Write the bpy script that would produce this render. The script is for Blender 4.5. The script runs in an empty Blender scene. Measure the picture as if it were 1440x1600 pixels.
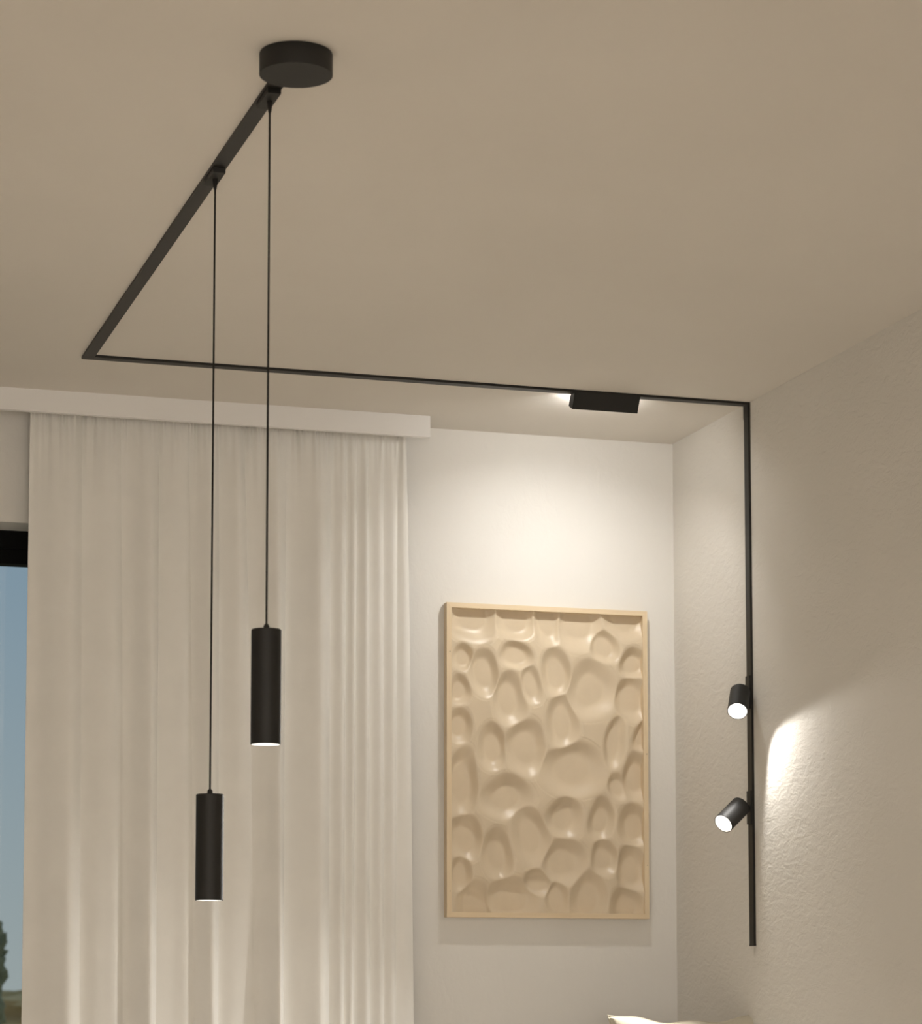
import bpy, bmesh, math, random
import numpy as np
from mathutils import Vector, Matrix, noise

random.seed(4)
S = bpy.context.scene
COL = S.collection

# ------------------------------------------------------------------ camera
CAM = bpy.data.cameras.new('camera')
cam = bpy.data.objects.new('camera', CAM)
COL.objects.link(cam)
CAM.sensor_fit = 'HORIZONTAL'
CAM.sensor_width = 36.0
CAM.lens = 102.4208
CAM.shift_x = -0.00219
CAM.shift_y = 0.26140
CAM.clip_start = 0.05
CAM.clip_end = 300
RIGHT = Vector((0.95485275, -0.29707856, -0.00073919))
UP = Vector((-0.02751184, -0.09090390, 0.99547957))
FWD = Vector((0.29580283, 0.95051608, 0.09497302))
m = Matrix((RIGHT, UP, -FWD)).transposed().to_4x4()
m.translation = (0, 0, 0.85)
cam.matrix_world = m
CAM.dof.use_dof = True
CAM.dof.focus_distance = 6.3
CAM.dof.aperture_fstop = 10.0
S.camera = cam

# ------------------------------------------------------------------ view
S.view_settings.view_transform = 'Standard'
S.view_settings.look = 'None'
S.view_settings.exposure = 0.0
S.view_settings.gamma = 1.0
S.view_settings.use_curve_mapping = False

# ------------------------------------------------------------------ light levels
P_FILL = 44.0        # unseen lamp added behind the camera to lift the ambient light
P_WASH = 1.95         # wall washer on the ceiling rail
P_SPOT_UP = 9.0      # upper spotlight on the wall rail
P_SPOT_LOW = 70.0     # lower spotlight
P_PEND = 100.0        # each pendant, shining down
P_REAR_FILL = 100.0        # added area fill set in the rear wall, behind the camera
C_FILL = (1.0, 0.905, 0.81)
C_LED = (1.0, 0.965, 0.915)
C_WASH = (1.0, 0.98, 0.94)

# ------------------------------------------------------------------ world: dusk sky
W = bpy.data.worlds.new('sky')
S.world = W
W.use_nodes = True
nt = W.node_tree
nt.nodes.clear()
out = nt.nodes.new('ShaderNodeOutputWorld')
bg = nt.nodes.new('ShaderNodeBackground')
tc = nt.nodes.new('ShaderNodeTexCoord')
sx = nt.nodes.new('ShaderNodeSeparateXYZ')
rp = nt.nodes.new('ShaderNodeValToRGB')
nt.links.new(tc.outputs['Generated'], sx.inputs[0])
nt.links.new(sx.outputs['Z'], rp.inputs[0])
rp.color_ramp.elements[0].position = 0.0
rp.color_ramp.elements[0].color = (0.33, 0.38, 0.38, 1)
rp.color_ramp.elements[1].position = 0.16
rp.color_ramp.elements[1].color = (0.225, 0.315, 0.385, 1)
nt.links.new(rp.outputs[0], bg.inputs[0])
bg.inputs[1].default_value = 1.0
nt.links.new(bg.outputs[0], out.inputs[0])

# ------------------------------------------------------------------ room numbers (metres)
XR, YB, H = 2.9566, 7.3430, 2.550          # right wall, back wall, ceiling
XL, YR = -3.2, -2.6                        # left wall, rear wall (behind the camera)
RW, RH = 0.030, 0.007                      # rail width and height
RX0, RX1 = 1.0575, 1.0875                  # ceiling run across the room depth
RY0, RY1 = 6.753, 6.783                    # cross run along the back wall

# ------------------------------------------------------------------ materials
def new_mat(name):
    mt = bpy.data.materials.new(name)
    mt.use_nodes = True
    return mt, mt.node_tree, mt.node_tree.nodes['Principled BSDF']

def noise_node(nt, scale, detail=4, rough=0.55, vec=None, stretch=None, dist=0.0):
    n = nt.nodes.new('ShaderNodeTexNoise')
    n.inputs['Scale'].default_value = scale
    n.inputs['Detail'].default_value = detail
    n.inputs['Roughness'].default_value = rough
    n.inputs['Distortion'].default_value = dist
    t = nt.nodes.new('ShaderNodeTexCoord')
    if stretch:
        mp = nt.nodes.new('ShaderNodeMapping')
        mp.inputs['Scale'].default_value = stretch
        nt.links.new(t.outputs['Object'], mp.inputs[0])
        nt.links.new(mp.outputs[0], n.inputs['Vector'])
    else:
        nt.links.new(t.outputs['Object'], n.inputs['Vector'])
    return n

def math_node(nt, op, a, b):
    n = nt.nodes.new('ShaderNodeMath')
    n.operation = op
    for i, s in enumerate((a, b)):
        if isinstance(s, (int, float)):
            n.inputs[i].default_value = s
        else:
            nt.links.new(s, n.inputs[i])
    return n.outputs[0]

def bump(nt, bsdf, height, strength, distance):
    b = nt.nodes.new('ShaderNodeBump')
    b.inputs['Strength'].default_value = strength
    b.inputs['Distance'].default_value = distance
    nt.links.new(height, b.inputs['Height'])
    nt.links.new(b.outputs[0], bsdf.inputs['Normal'])

def tint(nt, bsdf, fac, c0, c1, p0=0.35, p1=0.65):
    r = nt.nodes.new('ShaderNodeValToRGB')
    r.color_ramp.elements[0].position = p0
    r.color_ramp.elements[0].color = (*c0, 1)
    r.color_ramp.elements[1].position = p1
    r.color_ramp.elements[1].color = (*c1, 1)
    nt.links.new(fac, r.inputs[0])
    nt.links.new(r.outputs[0], bsdf.inputs['Base Color'])

def plaster(name, c0, c1, bump_mm, scale, rough=0.9, ridge=0.6, stretch=(1, 1, 0.55)):
    mt, nt, b = new_mat(name)
    b.inputs['Roughness'].default_value = rough
    b.inputs['Specular IOR Level'].default_value = 0.15
    big = noise_node(nt, 1.3, 3)
    tint(nt, b, big.outputs['Fac'], c0, c1)
    trowel = noise_node(nt, scale, 3, 0.5, stretch=stretch, dist=0.9)
    fine = noise_node(nt, scale * 3.1, 3, 0.6)
    hh = math_node(nt, 'ADD', math_node(nt, 'MULTIPLY', trowel.outputs['Fac'], ridge),
                   math_node(nt, 'MULTIPLY', fine.outputs['Fac'], 0.25))
    bump(nt, b, hh, 1.0, bump_mm / 1000.0)
    return mt

M = {}
M['plaster_right'] = plaster('rough white plaster', (0.705, 0.675, 0.622), (0.735, 0.705, 0.652), 4.2, 46, stretch=(1, 0.42, 0.9))
M['plaster_back'] = plaster('smooth white plaster', (0.765, 0.747, 0.71), (0.79, 0.772, 0.735), 1.6, 30)
M['ceiling'] = plaster('ceiling paint', (0.72, 0.68, 0.622), (0.745, 0.705, 0.647), 0.8, 10)
M['board'] = plaster('white painted board', (0.84, 0.83, 0.82), (0.86, 0.85, 0.84), 0.1, 60, 0.6)

def black_metal(name, col, rough, spec=0.5):
    mt, nt, b = new_mat(name)
    n = noise_node(nt, 900, 2)
    tint(nt, b, n.outputs['Fac'], col, tuple(c * 1.35 for c in col))
    b.inputs['Roughness'].default_value = rough
    b.inputs['Specular IOR Level'].default_value = spec
    bump(nt, b, n.outputs['Fac'], 0.25, 0.0003)
    return mt
M['black'] = black_metal('matt black powder coat', (0.0065, 0.006, 0.0052), 0.60, 0.5)
M['rail'] = black_metal('black rail plastic', (0.008, 0.007, 0.0055), 0.50, 0.42)
M['cable'] = black_metal('black cable', (0.008, 0.007, 0.006), 0.6, 0.3)
M['frame_dark'] = black_metal('anthracite window frame', (0.003, 0.003, 0.003), 0.7, 0.1)

def emitter(name, col, strength):
    mt, nt, b = new_mat(name)
    n = noise_node(nt, 60, 2)
    tint(nt, b, n.outputs['Fac'], (0.80, 0.79, 0.77), (0.84, 0.83, 0.81))
    b.inputs['Emission Color'].default_value = (*col, 1)
    b.inputs['Emission Strength'].default_value = strength
    b.inputs['Roughness'].default_value = 0.4
    return mt
M['lens'] = emitter('lit lamp diffuser', (1.0, 0.97, 0.92), 1.25)
M['wash_lens'] = emitter('lit washer diffuser', (1.0, 0.98, 0.94), 64.0)

def fabric(name, c0, c1, transl, weave=900, bump_mm=0.25, rough=0.95):
    mt, nt, b = new_mat(name)
    n = noise_node(nt, weave, 2, stretch=(1, 1, 0.12))
    n2 = noise_node(nt, 9, 4)
    tint(nt, b, n2.outputs['Fac'], c0, c1)
    b.inputs['Roughness'].default_value = rough
    b.inputs['Specular IOR Level'].default_value = 0.1
    b.inputs['Sheen Weight'].default_value = 0.15
    bump(nt, b, n.outputs['Fac'], 0.5, bump_mm / 1000)
    if transl > 0:
        t = nt.nodes.new('ShaderNodeBsdfTranslucent')
        t.inputs['Color'].default_value = (0.82, 0.76, 0.62, 1)
        mx = nt.nodes.new('ShaderNodeMixShader')
        mx.inputs[0].default_value = transl
        o = nt.nodes['Material Output']
        nt.links.new(b.outputs[0], mx.inputs[1])
        nt.links.new(t.outputs[0], mx.inputs[2])
        nt.links.new(mx.outputs[0], o.inputs['Surface'])
    return mt
M['curtain'] = fabric('off white curtain cloth', (0.87, 0.855, 0.815), (0.90, 0.885, 0.845), 0.06)
M['cushion'] = fabric('cream linen', (0.52, 0.475, 0.375), (0.56, 0.515, 0.41), 0.0, 500, 0.6)
M['seat'] = fabric('grey linen', (0.45, 0.42, 0.38), (0.5, 0.47, 0.42), 0.0, 500, 0.6)

def wood(name, c0, c1, axis):
    mt, nt, b = new_mat(name)
    st = [60, 60, 60]
    st[axis] = 3
    n = noise_node(nt, 1.0, 5, 0.6, stretch=tuple(st), dist=0.4)
    tint(nt, b, n.outputs['Fac'], c0, c1, 0.3, 0.7)
    b.inputs['Roughness'].default_value = 0.55
    b.inputs['Specular IOR Level'].default_value = 0.3
    bump(nt, b, n.outputs['Fac'], 0.2, 0.0005)
    return mt
M['wood_v'] = wood('pale pine along the height', (0.72, 0.575, 0.39), (0.80, 0.66, 0.46), 2)
M['wood_h'] = wood('pale pine along the width', (0.72, 0.575, 0.39), (0.80, 0.66, 0.46), 0)
M['floor'] = wood('oak floor', (0.60, 0.54, 0.455), (0.68, 0.61, 0.515), 1)

mt, nt, b = new_mat('sand coloured lacquered relief')
n = noise_node(nt, 14, 3)
tint(nt, b, n.outputs['Fac'], (0.67, 0.56, 0.41), (0.70, 0.585, 0.43))
b.inputs['Roughness'].default_value = 0.33
b.inputs['Specular IOR Level'].default_value = 0.35
n2 = noise_node(nt, 500, 2)
bump(nt, b, n2.outputs['Fac'], 0.2, 0.0002)
M['relief'] = mt

mt, nt, b = new_mat('window glass')
b.inputs['Base Color'].default_value = (0.97, 0.98, 0.98, 1)
b.inputs['Transmission Weight'].default_value = 1.0
b.inputs['Roughness'].default_value = 0.0
b.inputs['IOR'].default_value = 1.45
M['glass'] = mt

def leafy(name, c0, c1, scale):
    mt, nt, b = new_mat(name)
    n = noise_node(nt, scale, 5)
    tint(nt, b, n.outputs['Fac'], c0, c1)
    b.inputs['Roughness'].default_value = 0.9
    bump(nt, b, n.outputs['Fac'], 0.8, 0.1)
    return mt
M['tree'] = leafy('dark tree leaves', (0.20, 0.20, 0.12), (0.40, 0.38, 0.24), 2.5)
M['hedge'] = leafy('dry hedge', (0.44, 0.31, 0.14), (0.72, 0.52, 0.28), 1.2)
M['bark'] = leafy('bark', (0.10, 0.07, 0.05), (0.16, 0.12, 0.09), 6)
M['meadow'] = leafy('dry meadow', (0.50, 0.37, 0.17), (0.74, 0.55, 0.30), 0.6)

# ------------------------------------------------------------------ mesh helpers
def link(name, me, mat=None, parent=None):
    o = bpy.data.objects.new(name, me)
    COL.objects.link(o)
    if mat is not None:
        me.materials.append(mat)
    if parent is not None:
        o.parent = parent
    return o

def finish(bm, name, mat, parent=None, smooth=False, bevel=0.0, seg=2):
    if bevel > 0:
        es = [e for e in bm.edges if len(e.link_faces) == 2 and e.calc_face_angle(0) > 0.5]
        bmesh.ops.bevel(bm, geom=es, offset=bevel, segments=seg, profile=0.6, affect='EDGES')
    bmesh.ops.recalc_face_normals(bm, faces=bm.faces[:])
    me = bpy.data.meshes.new(name)
    bm.to_mesh(me)
    bm.free()
    if smooth:
        for p in me.polygons:
            p.use_smooth = True
        try:
            me.set_sharp_from_angle(angle=math.radians(38))
        except Exception:
            pass
    return link(name, me, mat, parent)

def add_box(bm, lo, hi):
    x0, y0, z0 = lo
    x1, y1, z1 = hi
    vs = [bm.verts.new(p) for p in ((x0, y0, z0), (x1, y0, z0), (x1, y1, z0), (x0, y1, z0),
                                    (x0, y0, z1), (x1, y0, z1), (x1, y1, z1), (x0, y1, z1))]
    for f in ((0, 3, 2, 1), (4, 5, 6, 7), (0, 1, 5, 4), (1, 2, 6, 5), (2, 3, 7, 6), (3, 0, 4, 7)):
        bm.faces.new([vs[i] for i in f])

def box(name, lo, hi, mat, parent=None, bevel=0.0):
    bm = bmesh.new()
    add_box(bm, lo, hi)
    return finish(bm, name, mat, parent, bevel > 0, bevel)

def add_prism(bm, poly, x0, x1):
    """poly: list of (y, z), extruded along X."""
    a = [bm.verts.new((x0, y, z)) for y, z in poly]
    c = [bm.verts.new((x1, y, z)) for y, z in poly]
    n = len(poly)
    bm.faces.new(a[::-1])
    bm.faces.new(c)
    for i in range(n):
        bm.faces.new((a[i], a[(i + 1) % n], c[(i + 1) % n], c[i]))

def add_lathe(bm, prof, seg=64, mtx=None):
    """prof: list of (radius, height) from bottom to top; 0 radius closes."""
    rings = []
    for r, z in prof:
        if r <= 1e-6:
            rings.append([bm.verts.new((0, 0, z))])
        else:
            rings.append([bm.verts.new((r * math.cos(2 * math.pi * k / seg), r * math.sin(2 * math.pi * k / seg), z)) for k in range(seg)])
    for a, c in zip(rings, rings[1:]):
        for k in range(seg):
            k2 = (k + 1) % seg
            if len(a) == 1 and len(c) > 1:
                bm.faces.new((a[0], c[k2], c[k]))
            elif len(c) == 1 and len(a) > 1:
                bm.faces.new((a[k], a[k2], c[0]))
            elif len(a) > 1:
                bm.faces.new((a[k], a[k2], c[k2], c[k]))
    if mtx is not None:
        bmesh.ops.transform(bm, matrix=mtx, verts=bm.verts[:])

def lathe(name, prof, mat, parent=None, seg=64, mtx=None):
    bm = bmesh.new()
    add_lathe(bm, prof, seg, mtx)
    return finish(bm, name, mat, parent, True)

def empty(name, loc, label=None, cat=None, group=None):
    o = bpy.data.objects.new(name, None)
    COL.objects.link(o)
    o.location = loc
    o.empty_display_size = 0.05
    if label:
        tag(o, label, cat, group)
    return o

def tag(o, label, cat, group=None):
    o['label'] = label
    o['category'] = cat
    if group:
        o['group'] = group
    return o

def struct(o, label=None):
    o['kind'] = 'structure'
    if label:
        o['label'] = label
    return o

def add_light(name, kind, power, col, parent, loc, direction=None, **kw):
    L = bpy.data.lights.new(name, kind)
    L.energy = power
    L.color = col
    for k, v in kw.items():
        setattr(L, k, v)
    o = bpy.data.objects.new(name, L)
    COL.objects.link(o)
    o.parent = parent
    o.location = loc
    if direction is not None:
        o.rotation_euler = Vector(direction).to_track_quat('-Z', 'Y').to_euler()
    return o

# ------------------------------------------------------------------ room shell
T = 0.20
struct(box('floor', (XL - T, YR - T, -0.12), (XR + T, YB + T, 0.0), M['floor']), 'oak floor of the room')
struct(box('ceiling', (XL - T, YR - T, H), (XR + T, YB + T, H + 0.15), M['ceiling']), 'plain pale painted ceiling')
struct(box('wall_right', (XR, YR - T, 0.0), (XR + T, YB + T, H), M['plaster_right']), 'rough plastered wall on the right carrying the vertical lamp rail')
struct(box('wall_left', (XL - T, YR - T, 0.0), (XL, YB + T, H), M['plaster_back']), 'left wall outside the photo')
bm = bmesh.new()
OX0, OX1, OZ1 = -1.30, 1.30, 2.15           # wide opening made behind the camera to hold the added fill light
for lo, hi in (((XL, YR - T, 0.0), (OX0, YR, H)), ((OX1, YR - T, 0.0), (XR, YR, H)), ((OX0, YR - T, OZ1), (OX1, YR, H))):
    add_box(bm, lo, hi)
struct(finish(bm, 'wall_rear', M['plaster_back']), 'rear wall outside the photo, with a wide opening made for the added fill light')
add_light('rear_fill_light', 'AREA', P_REAR_FILL, C_FILL, None, (0, YR - T * 0.5, 1.10), (0, 1, 0), shape='RECTANGLE', size=2.5, size_y=2.0)  # unseen area light, added to brighten the whole room from the rear

WX0, WX1, WZ1 = -0.75, 1.72, 2.20           # window opening in the back wall
bm = bmesh.new()
def wall_piece(bm, x0, x1, z0, z1):
    add_box(bm, (x0, YB, z0), (x1, YB + T, z1))
# one welded wall with a hole: outline faces front/back and the reveal
fr = {}
for y in (YB, YB + T):
    for x in (XL, WX0, WX1, XR):
        for z in (0.0, WZ1, H):
            fr[(x, y, z)] = bm.verts.new((x, y, z))
xs, zs = (XL, WX0, WX1, XR), (0.0, WZ1, H)
for y in (YB, YB + T):
    for i in range(3):
        for j in range(2):
            if i == 1 and j == 0:
                continue
            bm.faces.new([fr[(xs[i], y, zs[j])], fr[(xs[i + 1], y, zs[j])], fr[(xs[i + 1], y, zs[j + 1])], fr[(xs[i], y, zs[j + 1])]])
def side(a, b2):
    bm.faces.new([fr[(a[0], YB, a[1])], fr[(b2[0], YB, b2[1])], fr[(b2[0], YB + T, b2[1])], fr[(a[0], YB + T, a[1])]])
path = [(XL, 0.0), (WX0, 0.0), (WX0, WZ1), (WX1, WZ1), (WX1, 0.0), (XR, 0.0), (XR, WZ1), (XR, H), (WX1, H), (WX0, H), (XL, H), (XL, WZ1)]
for a, c in zip(path, path[1:] + path[:1]):
    side(a, c)
struct(finish(bm, 'wall_back', M['plaster_back']), 'smooth plastered back wall behind the curtain and the framed relief')

# window / terrace door in the opening
win = struct(empty('window_1', (0.5 * (WX0 + WX1), 7.50, 0.0)), 'black framed window at the left edge behind the curtain')
wx, wy = 0.5 * (WX0 + WX1), 7.50
hw = 0.5 * (WX1 - WX0)
def wl(x, y, z):
    return (x - wx, y - wy, z)
FY0, FY1 = 7.474, 7.542
bm = bmesh.new()
for lo, hi in (((WX0, FY0, WZ1 - 0.052), (WX1, FY1, WZ1)), ((WX0, FY0, 0.0), (WX1, FY1, 0.05)),
               ((WX0, FY0, 0.05), (WX0 + 0.05, FY1, WZ1 - 0.052)), ((WX1 - 0.05, FY0, 0.05), (WX1, FY1, WZ1 - 0.052))):
    add_box(bm, wl(*lo), wl(*hi))
finish(bm, 'window_frame', M['frame_dark'], win, True, 0.002)
for nm, a, c in (('sash', WX0 + 0.051, 0.42), ('sash', 0.42, WX1 - 0.051)):
    y0, y1 = FY0 + 0.006, FY1 - 0.006
    z0, z1 = 0.051, WZ1 - 0.053
    s = 0.042
    bm = bmesh.new()
    for lo, hi in (((a, y0, z1 - s), (c, y1, z1)), ((a, y0, z0), (c, y1, z0 + s)), ((a, y0, z0 + s), (a + s, y1, z1 - s)), ((c - s, y0, z0 + s), (c, y1, z1 - s))):
        add_box(bm, wl(*lo), wl(*hi))
    so = finish(bm, nm, M['frame_dark'], win, True, 0.002)
    yc = 0.5 * (y0 + y1)
    box('window_pane', wl(a + s - 0.004, yc - 0.003, z0 + s - 0.004), wl(c - s + 0.004, yc + 0.003, z1 - s + 0.004), M['glass'], so)

# ------------------------------------------------------------------ lamp rail
rail = tag(empty('lamp_rail', (RX0, RY0, H)), 'long flat black lamp rail running over the ceiling and down the right wall', 'rail')
def rl(x, y, z):
    return (x - RX0, y - RY0, z - H)
RAIL_END = 1.008
box('rail_segment', rl(RX0, 4.455, H - RH), rl(RX1, RY0 - 0.001, H), M['rail'], rail, 0.0008)
box('rail_segment', rl(RX1 + 0.001, RY0, H - RH), rl(XR - RH - 0.001, RY1, H), M['rail'], rail, 0.0008)
box('rail_segment', rl(XR - RH, RY0, RAIL_END + 0.004), rl(XR, RY1, H - 0.045), M['rail'], rail, 0.0008)
box('corner_connector', rl(RX0, RY0, H - RH), rl(RX1, RY1, H), M['rail'], rail, 0.0008)
bm = bmesh.new()
add_prism(bm, [(RY0 - 0.0006 - RY0, -0.045), (RY1 + 0.0006 - RY0, -0.045), (RY1 + 0.0006 - RY0, 0), (RY0 - 0.0006 - RY0, 0)], XR - RH - 0.0012 - RX0, XR - RX0)
finish(bm, 'corner_connector', M['rail'], rail, True, 0.0006)
box('end_cap', rl(XR - RH - 0.0006, RY0 - 0.0006, RAIL_END), rl(XR, RY1 + 0.0006, RAIL_END + 0.005), M['rail'], rail, 0.0006)

# ------------------------------------------------------------------ round feed canopy
can = tag(empty('ceiling_canopy', (1.0740, 4.458, H)), 'flat round black drum fixed to the ceiling at the near end of the rail', 'ceiling canopy')
lathe('drum', [(0, -0.040), (0.0655, -0.040), (0.0660, -0.0395), (0.0660, -0.002), (0.0650, 0.0), (0, 0.0)], M['black'], can, 96)

# ------------------------------------------------------------------ pendants
def pendant(y, x, ztop, zbot, label):
    root = tag(empty('pendant_lamp', (x, y, H)), label, 'pendant lamp', 'slim black cylinder pendants')
    zb, zt = zbot - H, ztop - H
    xr0 = 0.5 * (RX0 + RX1) - x
    box('rail_adapter', (xr0 - 0.0128, -0.046, -0.0172), (xr0 + 0.0128, 0.046, -RH), M['black'], root, 0.0012)
    lathe('strain_relief', [(0.0021, -0.040), (0.0034, -0.036), (0.0055, -0.0185), (0.0055, -0.0172), (0, -0.0172)], M['cable'], root, 20)
    lathe('cable', [(0, zt + 0.006), (0.0020, zt + 0.006), (0.0020, -0.030), (0, -0.030)], M['cable'], root, 12)
    lathe('cable_gland', [(0.0052, zt - 0.001), (0.0055, zt + 0.006), (0.0042, zt + 0.0085), (0.0026, zt + 0.0105), (0, zt + 0.0105)], M['black'], root, 24)
    R = 0.0278
    lathe('lamp_shade', [(R - 0.0022, zb + 0.030), (R - 0.0018, zb), (R - 0.0005, zb), (R, zb + 0.0006), (R, zt - 0.0015), (R - 0.0015, zt), (0, zt)], M['black'], root, 72)
    lathe('diffuser', [(0, zb + 0.0002), (R - 0.0019, zb + 0.0002), (R - 0.0019, zb + 0.004), (0, zb + 0.004)], M['lens'], root, 48)
    add_light('bulb', 'SPOT', P_PEND, C_LED, root, (0, 0, zb - 0.013), (0, 0, -1), spot_size=math.radians(84), spot_blend=0.5, shadow_soft_size=0.012)
    return root
pendant(4.668, 1.0745, 1.5340, 1.3212, 'higher of the two hanging black cylinder lamps, on the right, nearest the round drum')
pendant(5.157, 1.0735, 1.2672, 1.0542, 'lower of the two hanging black cylinder lamps, on the left in front of the curtain')

# ------------------------------------------------------------------ wall washer on the cross run
WXA, WXB = 2.4285, 2.6230
ang = math.radians(27.2)
dY, dZ = math.sin(ang), -math.cos(ang)            # direction the light faces
pY, pZ = math.cos(ang), math.sin(ang)             # across the housing, away from the room
A = (6.7530, 2.5430)
Bp = (6.7762, 2.4997)
TH = 0.033
Cp = (Bp[0] + TH * pY, Bp[1] + TH * pZ)
top = 2.5430
tt = (top - Cp[1]) / (-dZ)
Dp = (Cp[0] - dY * tt, top)
wash = tag(empty('wall_washer', (0.5 * (WXA + WXB), A[0], H)), 'black box shaped washer lamp under the ceiling rail above the framed relief', 'wall washer lamp')
ox, oy, oz = 0.5 * (WXA + WXB), A[0], H
bm = bmesh.new()
def edge(u, v):   # u along the housing thickness, v beyond the light opening
    return (Bp[0] + u * pY + v * dY - oy, Bp[1] + u * pZ + v * dZ - oz)
bm = bmesh.new()
LIP = 0.016      # the room side of the housing reaches lower than the wall side and hides the diffuser
add_prism(bm, [(A[0] - oy, A[1] - oz), edge(0, 0), edge(0.0022, 0), edge(0.0022, -LIP), edge(TH, -LIP), (Dp[0] - oy, Dp[1] - oz)], WXA - ox, WXB - ox)
for xa_, xb_ in ((WXA, WXA + 0.0022), (WXB - 0.0022, WXB)):      # closed ends
    add_prism(bm, [edge(0.0022, 0), edge(TH, 0), edge(TH, -LIP - 0.001), edge(0.0022, -LIP - 0.001)], xa_ - ox, xb_ - ox)
finish(bm, 'housing', M['black'], wash, True, 0.0)
bm = bmesh.new()
add_prism(bm, [edge(0.0032, -LIP - 0.001), edge(0.0032, -0.0022), edge(TH - 0.001, -0.0022), edge(TH - 0.001, -LIP - 0.001)], WXA + 0.004 - ox, WXB - 0.004 - ox)
finish(bm, 'diffuser', M['wash_lens'], wash)
c = edge(TH / 2, -0.0010)
lo = add_light('bulb', 'AREA', P_WASH, C_WASH, wash, (0, c[0], c[1]), None, shape='RECTANGLE', size=0.06, size_y=0.014, spread=math.radians(120))
xa = Vector((1, 0, 0)); za = -Vector((0, dY, dZ)); ya = za.cross(xa)
lo.rotation_euler = Matrix((xa, ya, za)).transposed().to_euler()

# ------------------------------------------------------------------ spotlights on the wall rail
def spotlight(zmid, pos, axis, label, power, beam, blend, ztop_ad, zbot_ad, L=0.094):
    pos, axis = Vector(pos), Vector(axis).normalized()
    yc = 0.5 * (RY0 + RY1)
    base = Vector((XR - RH, yc, zmid))
    root = tag(empty('wall_spotlight', base), label, 'spotlight', 'swivelling black spotlights on the wall rail')
    box('rail_adapter', (-0.0048, -0.0132, zbot_ad - zmid), (0, 0.0132, ztop_ad - zmid), M['black'], root, 0.001)
    q = axis.to_track_quat('-Z', 'Y').to_matrix().to_4x4()
    mt = Matrix.Translation(pos - base) @ q
    R, h = 0.0285, L / 2
    lathe('housing', [(R - 0.0022, -h + 0.012), (R - 0.0018, -h), (R - 0.0004, -h), (R, -h + 0.0005), (R, h - 0.0015), (R - 0.0015, h), (0, h)], M['black'], root, 72, mt)
    lathe('lens', [(0, -h + 0.0006), (R - 0.0019, -h + 0.0006), (R - 0.0019, -h + 0.004), (0, -h + 0.004)], M['lens'], root, 56, mt)
    # swivel joint from the adapter to the back of the housing
    a = Vector((-0.004, 0, 0))
    tgt = (pos - base) - axis * (h * 0.45)
    d = tgt - a
    qq = d.to_track_quat('Z', 'Y').to_matrix().to_4x4()
    lathe('swivel_joint', [(0, 0), (0.0075, 0), (0.0075, d.length), (0, d.length)], M['black'], root, 28, Matrix.Translation(a) @ qq)
    lp = (pos - base) + axis * (h + 0.013)
    add_light('bulb', 'SPOT', power, C_LED, root, lp, axis, spot_size=math.radians(beam), spot_blend=blend, shadow_soft_size=0.011)
    return root
spotlight(1.7205, (2.9042, 6.7342, 1.6900), (-0.373, -0.642, -0.669), 'upper black spotlight on the vertical wall rail, tilted steeply down', P_SPOT_UP, 116, 0.22, 1.7672, 1.6740)
spotlight(1.3955, (2.8840, 6.7430, 1.3723), (-0.730, -0.3775, -0.570), 'lower black spotlight on the vertical wall rail, turned out to the left', P_SPOT_LOW, 116, 0.7, 1.4422, 1.3488)

# ------------------------------------------------------------------ framed relief
FX0, FX1, FZ0, FZ1 = 2.2262, 2.8575, 1.0992, 2.0256
fcx, fcz = 0.5 * (FX0 + FX1), 0.5 * (FZ0 + FZ1)
FRONT, BACK = YB - 0.030, YB - 0.002
art = tag(empty('framed_relief', (fcx, YB, fcz)), 'sand coloured dimpled relief panel in a pale wooden frame on the back wall', 'wall art')
FWD_ = 0.0145
def bar(p4, mat):
    """mitred bar: four (x, z) corners extruded front to back"""
    bm = bmesh.new()
    f = [bm.verts.new((x - fcx, FRONT - YB, z - fcz)) for x, z in p4]
    k = [bm.verts.new((x - fcx, BACK - YB, z - fcz)) for x, z in p4]
    bm.faces.new(f)
    bm.faces.new(k[::-1])
    for i in range(4):
        j = (i + 1) % 4
        bm.faces.new((f[i], k[i], k[j], f[j]))
    return finish(bm, 'frame_bar', mat, art, True, 0.0008)
w = FWD_
bar(((FX0, FZ1), (FX1, FZ1), (FX1 - w, FZ1 - w), (FX0 + w, FZ1 - w)), M['wood_h'])
bar(((FX0, FZ0), (FX0 + w, FZ0 + w), (FX1 - w, FZ0 + w), (FX1, FZ0)), M['wood_h'])
bl = bar(((FX0, FZ0), (FX0, FZ1), (FX0 + w, FZ1 - w), (FX0 + w, FZ0 + w)), M['wood_v'])
br = bar(((FX1, FZ0), (FX1 - w, FZ0 + w), (FX1 - w, FZ1 - w), (FX1, FZ1)), M['wood_v'])
for x, z, par in ((FX0 + 0.0095, 1.8795, bl), (FX1 - 0.005, 1.593, br), (FX1 - 0.005, 1.2597, br), (FX0 + 0.0095, 1.175, bl)):
    lathe('nail', [(0, -0.0006), (0.0012, -0.0006), (0.0012, 0.004), (0, 0.004)], M['cable'], par, 12,
          Matrix.Translation((x - fcx, FRONT - YB, z - fcz)) @ Matrix.Rotation(-math.pi / 2, 4, 'X'))

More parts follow.
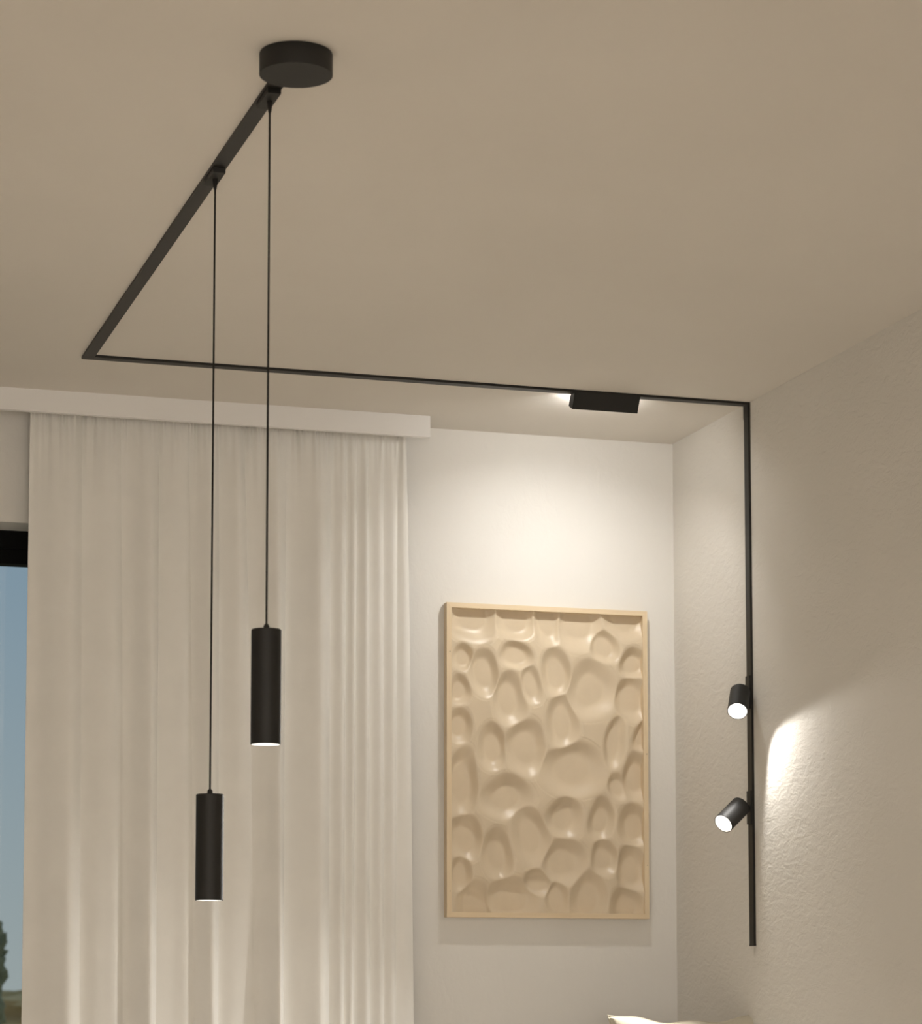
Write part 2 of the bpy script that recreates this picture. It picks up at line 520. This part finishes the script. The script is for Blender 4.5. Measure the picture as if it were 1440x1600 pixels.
BOWLS = [
    (-0.2309,0.4289,0.0686,0.0744,0), (-0.1001,0.4303,0.0603,0.0641,0), (0.0027,0.4262,0.0396,0.0729,0), (0.0996,0.4217,0.068,0.0818,0),
    (0.2499,0.4497,0.0688,0.065,0), (0.1785,0.354,0.0401,0.0439,0), (-0.2641,0.3046,0.0343,0.036,0), (-0.1981,0.2626,0.0389,0.0657,0),
    (-0.1005,0.3173,0.0455,0.0375,0), (0.0268,0.2688,0.0414,0.0706,0), (-0.0508,0.2276,0.0286,0.0545,0), (-0.1186,0.1849,0.048,0.0756,0),
    (0.1347,0.2192,0.0781,0.0824,0), (0.274,0.3017,0.0422,0.0466,0), (0.2687,0.2002,0.0494,0.0646,0), (-0.2751,0.2049,0.0307,0.043,0),
    (-0.2752,0.0996,0.0342,0.0514,0), (0.0463,0.1244,0.0495,0.081,0), (-0.1742,0.0416,0.0406,0.0654,0), (-0.0679,0.0446,0.0579,0.0797,0),
    (0.0816,-0.0171,0.0924,0.0766,0), (0.2131,0.0654,0.0328,0.0793,-14), (0.2975,0.0893,0.0284,0.0495,-10), (-0.2665,-0.066,0.0403,0.0986,-6),
    (0.2829,-0.0398,0.0457,0.0707,0), (-0.1281,-0.1058,0.0731,0.0632,0), (0.2212,-0.0701,0.0263,0.0376,0), (-0.0554,-0.2179,0.0533,0.0969,22),
    (0.054,-0.163,0.0561,0.0601,0), (0.1663,-0.1671,0.0416,0.0638,0), (0.2704,-0.1821,0.0483,0.0606,0), (-0.2557,-0.2257,0.0503,0.0627,0),
    (-0.1585,-0.2742,0.0405,0.0704,0), (0.0489,-0.2962,0.0672,0.0696,12), (0.1755,-0.2816,0.0384,0.0526,0), (0.2649,-0.3142,0.0491,0.0681,0),
    (-0.2689,-0.3343,0.0349,0.0541,0), (-0.2254,-0.4295,0.0503,0.0687,0), (-0.1157,-0.4075,0.0818,0.0627,0), (-0.0293,-0.3604,0.0422,0.0378,0),
    (0.0305,-0.4059,0.0379,0.061,10), (0.1244,-0.4006,0.0585,0.0802,0), (0.246,-0.4247,0.0544,0.0572,0),
]
gx0, gx1 = FX0 + w - 0.001 - fcx, FX1 - w + 0.001 - fcx
gz0, gz1 = FZ0 + w - 0.001 - fcz, FZ1 - w + 0.001 - fcz
NX, NZ = 300, 450
gx, gz = np.meshgrid(np.linspace(gx0, gx1, NX), np.linspace(gz0, gz1, NZ))
K = 0.0015
acc = np.exp(-np.full_like(gx, 0.0004) / K)
for i, (bx, bz, rx, rz, rot) in enumerate(BOWLS):
    a = math.radians(rot)
    # a little organic wobble so that no outline is a true ellipse
    wob = 0.0035 * np.sin(gx * 41 + i * 1.7) + 0.0035 * np.sin(gz * 37 + i * 2.3)
    dx, dz = gx - bx + wob, gz - bz - wob * 0.7
    u = (dx * math.cos(a) + dz * math.sin(a)) / (rx * 1.07)
    v_ = (-dx * math.sin(a) + dz * math.cos(a)) / (rz * 1.05)
    u = u * (1 + 0.16 * v_)                               # narrower towards the top
    q2 = u * u + v_ * v_
    D = min(0.0225, 0.54 * min(rx, rz))
    ss = np.clip((np.sqrt(q2) - 0.50) / (1.22 - 0.50), 0, 1)
    ss = ss * ss * (3 - 2 * ss)
    hgt = D * (ss - 1.0)                                  # flat floor, rounded walls and shoulders
    hgt = np.minimum(hgt, 0.0)
    acc += np.where(hgt < 0.0, np.exp(-hgt / K), 0.0)
hf = -K * np.log(acc)
hf = np.clip(hf + 0.0012 * math.log(2.0), -0.0225, 0.001)
plate = FRONT + 0.0035 - YB
co = np.stack([gx, plate - hf, gz], axis=-1).reshape(-1, 3)
faces = []
for j in range(NZ - 1):
    r0 = j * NX
    for i in range(NX - 1):
        faces.append((r0 + i, r0 + i + 1, r0 + NX + i + 1, r0 + NX + i))
# backing so that the panel is a solid slab
nb = NX * NZ
bk = BACK - 0.001 - YB
co = np.concatenate([co, np.array([(gx0, bk, gz0), (gx1, bk, gz0), (gx1, bk, gz1), (gx0, bk, gz1)])])
faces.append((nb, nb + 3, nb + 2, nb + 1))
me = bpy.data.meshes.new('relief_panel')
me.from_pydata([tuple(p) for p in co], [], faces)
for p in me.polygons:
    p.use_smooth = True
link('relief_panel', me, M['relief'], art)

# ------------------------------------------------------------------ curtain box (pelmet), hidden rail and curtain
PX0, PX1, PY, PZ = XL, 2.1385, 7.1887, 2.4874
pel = tag(empty('curtain_pelmet', (PX1, PY, H)), 'long white box board under the ceiling hiding the curtain top', 'curtain pelmet')
box('front_board', (PX0 - PX1 + 0.002, 0, PZ - H), (0, 0.018, 0), M['board'], pel, 0.001)
box('curtain_track', (PX0 - PX1 + 0.05, 0.053, -0.016), (-0.03, 0.067, 0), M['board'], pel, 0.001)

E_TOP = [0.991, 1.139, 1.248, 1.357, 1.445, 1.531, 1.607, 1.729, 1.860, 1.908, 1.939, 1.973, 2.018, 2.062, 2.091]
E_BOT = [0.992, 1.150, 1.271, 1.364, 1.469, 1.542, 1.643, 1.728, 1.862, 1.905, 1.934, 1.983, 2.024, 2.059, 2.112]
A_TOP = [0.028, 0.023, 0.030, 0.022, 0.029, 0.031, 0.031, 0.033, 0.012, 0.010, 0.013, 0.012, 0.012, 0.006]
A_BOT = [0.038, 0.016, 0.038, 0.006, 0.030, 0.004, 0.044, 0.036, 0.012, 0.010, 0.013, 0.009, 0.008, 0.003]
KEXP = [2.1, 1.7, 2.2, 1.3, 1.6, 1.6, 2.2, 2.0, 1.8, 1.8, 2.0, 1.6, 1.6, 1.2]
NU, NV = 1400, 120
ZT, ZB_ = 2.528, 0.02
u = np.linspace(0, len(A_TOP) - 1e-6, NU)
seg_i = u.astype(int)
t = u - seg_i
rng = np.random.RandomState(7)
ph = rng.uniform(0, 6.28, 24)
verts = np.zeros((NV, NU, 3))
for r in range(NV):
    s = r / (NV - 1)
    z = ZT + (ZB_ - ZT) * (s ** 1.25)
    k = np.clip((2.36 - z) / (2.36 - 0.90), 0, 1.25)
    k = k ** 0.8 if k > 0 else 0.0
    e = np.array(E_TOP) * (1 - k) + np.array(E_BOT) * k
    a = np.array(A_TOP) * (1 - k) + np.array(A_BOT) * k
    gath = float(np.exp(-max(0, ZT - z) / 0.16))
    a = a * (1 - 0.75 * gath)
    kk = np.array(KEXP)[seg_i]
    tp = np.power(t, kk)
    p = np.sin(math.pi * tp) ** 0.95
    x = e[seg_i] + (e[seg_i + 1] - e[seg_i]) * t
    dep = a[seg_i] * p
    # soft secondary waves and the gathers of the heading tape
    dep = dep + 0.0018 * (1 - gath) * np.sin(x * 43 + 1.1 * math.sin(z * 2.1) + ph[0]) + 0.0012 * np.sin(x * 97 + ph[1] + 0.8 * z)
    fine = np.zeros(NU)
    for q in range(8):
        fr_ = 120 + 48 * q + 14 * math.sin(ph[q + 4])
        fine += np.sin(x * fr_ + ph[q + 2] + 2.0 * np.sin(x * 13 + ph[q + 10])) * np.exp(-(ZT - z) / (0.15 / (1 + 0.35 * q)))
    dep = dep + 0.0026 * fine
    x = x + 0.10 * a[seg_i] * np.sin(math.pi * t) * np.clip(p, 0, 1)
    verts[r, :, 0] = x
    verts[r, :, 1] = 7.268 - dep
    verts[r, :, 2] = z
faces = []
for r in range(NV - 1):
    b0 = r * NU
    for i in range(NU - 1):
        faces.append((b0 + i, b0 + NU + i, b0 + NU + i + 1, b0 + i + 1))
me = bpy.data.meshes.new('curtain')
me.from_pydata([tuple(p) for p in verts.reshape(-1, 3)], [], faces)
for p in me.polygons:
    p.use_smooth = True
cur = link('curtain', me, M['curtain'])
sol = cur.modifiers.new('thickness', 'SOLIDIFY')
sol.thickness = 0.0008
tag(cur, 'full length off white curtain hanging in soft folds from the white pelmet', 'curtain')

# ------------------------------------------------------------------ cushion on a daybed (only the cushion's top edge is in the photo)
bed = tag(empty('daybed', (2.70, 6.55, 0.0)), 'grey upholstered daybed with pine base under the cream cushion', 'daybed')
box('mattress', (-0.52, -0.45, 0.22), (0.23, 0.72, 0.42), M['seat'], bed, 0.03)
box('bed_base', (-0.50, -0.43, 0.08), (0.21, 0.70, 0.22), M['wood_h'], bed, 0.01)
for sx_ in (-0.45, 0.16):
    for sy_ in (-0.38, 0.65):
        box('leg', (sx_ - 0.02, sy_ - 0.02, 0), (sx_ + 0.02, sy_ + 0.02, 0.08), M['wood_v'], bed, 0.003)

cush = tag(empty('cushion', (2.772, 6.80, 0.42)), 'cream linen cushion with pointed corners peeking in at the bottom edge', 'cushion')
CW, CH, CT = 0.226, 0.195, 0.062
def cushion_mesh():
    n = 48
    bm = bmesh.new()
    grid = [[], []]
    for sgn, g in ((-1, grid[0]), (1, grid[1])):
        for j in range(n + 1):
            row = []
            for i in range(n + 1):
                a = -1 + 2 * i / n
                c = -1 + 2 * j / n
                pinch = 0.125
                px = CW * a * (1 - pinch * (1 - c * c) * abs(a) ** 3)
                pz = CH * c * (1 - pinch * (1 - a * a) * abs(c) ** 3)
                th = CT * (max(0, 1 - a ** 4) ** 0.55) * (max(0, 1 - c ** 4) ** 0.55)
                wr = 0.004 * noise.noise(Vector((a * 3.1, c * 3.1, sgn * 2))) * (1 - a * a) + 0.0025 * noise.noise(Vector((a * 9, c * 9, sgn * 5)))
                edgew = 0.0045 * math.sin(a * 9 + 1) * (abs(c) ** 8)
                if (i in (0, n) or j in (0, n)) and sgn == 1:
                    row.append(grid[0][j][i])
                    continue
                if not (i in (0, n) or j in (0, n)):
                    row.append(bm.verts.new((px, sgn * th + wr, pz + edgew)))
                else:
                    row.append(bm.verts.new((px, 0, pz + edgew)))
            g.append(row)
    for sgn, g in enumerate(grid):
        for j in range(n):
            for i in range(n):
                q = (g[j][i], g[j][i + 1], g[j + 1][i + 1], g[j + 1][i])
                bm.faces.new(q if sgn == 0 else q[::-1])
    return bm, [v.co.copy() for v in grid[0][n]], [v.co.copy() for row in grid[0] for v in (row[0],)], [v.co.copy() for row in grid[0] for v in (row[n],)], [v.co.copy() for v in grid[0][0]]
bm, te, le, re_, be = cushion_mesh()
CM = Matrix.Translation((0, 0, 0.206)) @ Matrix.Rotation(math.radians(-8), 4, 'X') @ Matrix.Rotation(math.radians(-6), 4, 'Z') @ Matrix.Rotation(math.radians(1.0), 4, 'Y')
bmesh.ops.transform(bm, matrix=CM, verts=bm.verts[:])
finish(bm, 'cushion_cover', M['cushion'], cush, True)
loop = [CM @ p for p in (te + re_[::-1][1:] + be[::-1][1:] + le[1:-1])]
bm = bmesh.new()
rings = []
for i, p in enumerate(loop):
    d = (loop[(i + 1) % len(loop)] - loop[i - 1]).normalized()
    n1 = d.orthogonal().normalized() if abs(d.y) > 0.9 else d.cross(Vector((0, 1, 0))).normalized()
    n2 = d.cross(n1)
    rings.append([bm.verts.new(p + 0.0022 * (n1 * math.cos(k * math.pi / 4) + n2 * math.sin(k * math.pi / 4))) for k in range(8)])
for i in range(len(rings)):
    a, c = rings[i], rings[(i + 1) % len(rings)]
    for k in range(8):
        bm.faces.new((a[k], a[(k + 1) % 8], c[(k + 1) % 8], c[k]))
finish(bm, 'piping', M['cushion'], cush, True)

# ------------------------------------------------------------------ unseen ceiling lamp added behind the camera as fill
fl = tag(empty('added_fill_lamp', (-0.6, 0.4, H)), 'round shaded fill lamp added behind the viewer', 'added fill lamp')
lathe('lamp_shade', [(0.30, -0.30), (0.305, -0.30), (0.305, -0.12), (0.30, -0.12), (0.30, -0.30)], M['curtain'], fl, 64)
lathe('stem', [(0, -0.2), (0.012, -0.2), (0.012, -0.02), (0.05, -0.02), (0.05, 0), (0, 0)], M['black'], fl, 32)
add_light('bulb', 'POINT', P_FILL, C_FILL, fl, (0, 0, -0.24), None, shadow_soft_size=0.05)

# ------------------------------------------------------------------ outside the window
struct(box('ground', (-80, 7.6, -0.5), (120, 160, -0.3), M['meadow']), 'dry meadow outside the window')
def blob(name, centre, rad, mat, parent, seed, sub=4, squash=(1, 1, 1), amp=0.35, freq=1.0):
    bm = bmesh.new()
    bmesh.ops.create_icosphere(bm, subdivisions=sub, radius=1.0)
    for v in bm.verts:
        d = v.co.normalized()
        k = 1 + amp * noise.fractal(d * 2.2 * freq + Vector((seed * 7.1, seed * 3.3, 0)), 0.9, 2.0, 5)
        v.co = Vector((d.x * rad * squash[0] * k, d.y * rad * squash[1] * k, d.z * rad * squash[2] * k)) + Vector(centre)
    return finish(bm, name, mat, parent, True)
tree = tag(empty('tree', (3.55, 31.0, -0.3)), 'dark blurred tree far outside at the left edge', 'tree')
blob('foliage', (0.05, 0, 1.45), 0.55, M['tree'], tree, 3, 5, (0.70, 1, 1.75), 0.42, 2.2)
lathe('trunk', [(0, 0), (0.10, 0), (0.06, 1.5), (0, 1.5)], M['bark'], tree, 16)
hd = tag(blob('hedge', (7.0, 46.0, 0.0), 1.0, M['hedge'], None, 9, 5, (9, 2.0, 1.05), 0.22, 3.0), 'low brown hedge blurred outside the window', 'hedge')
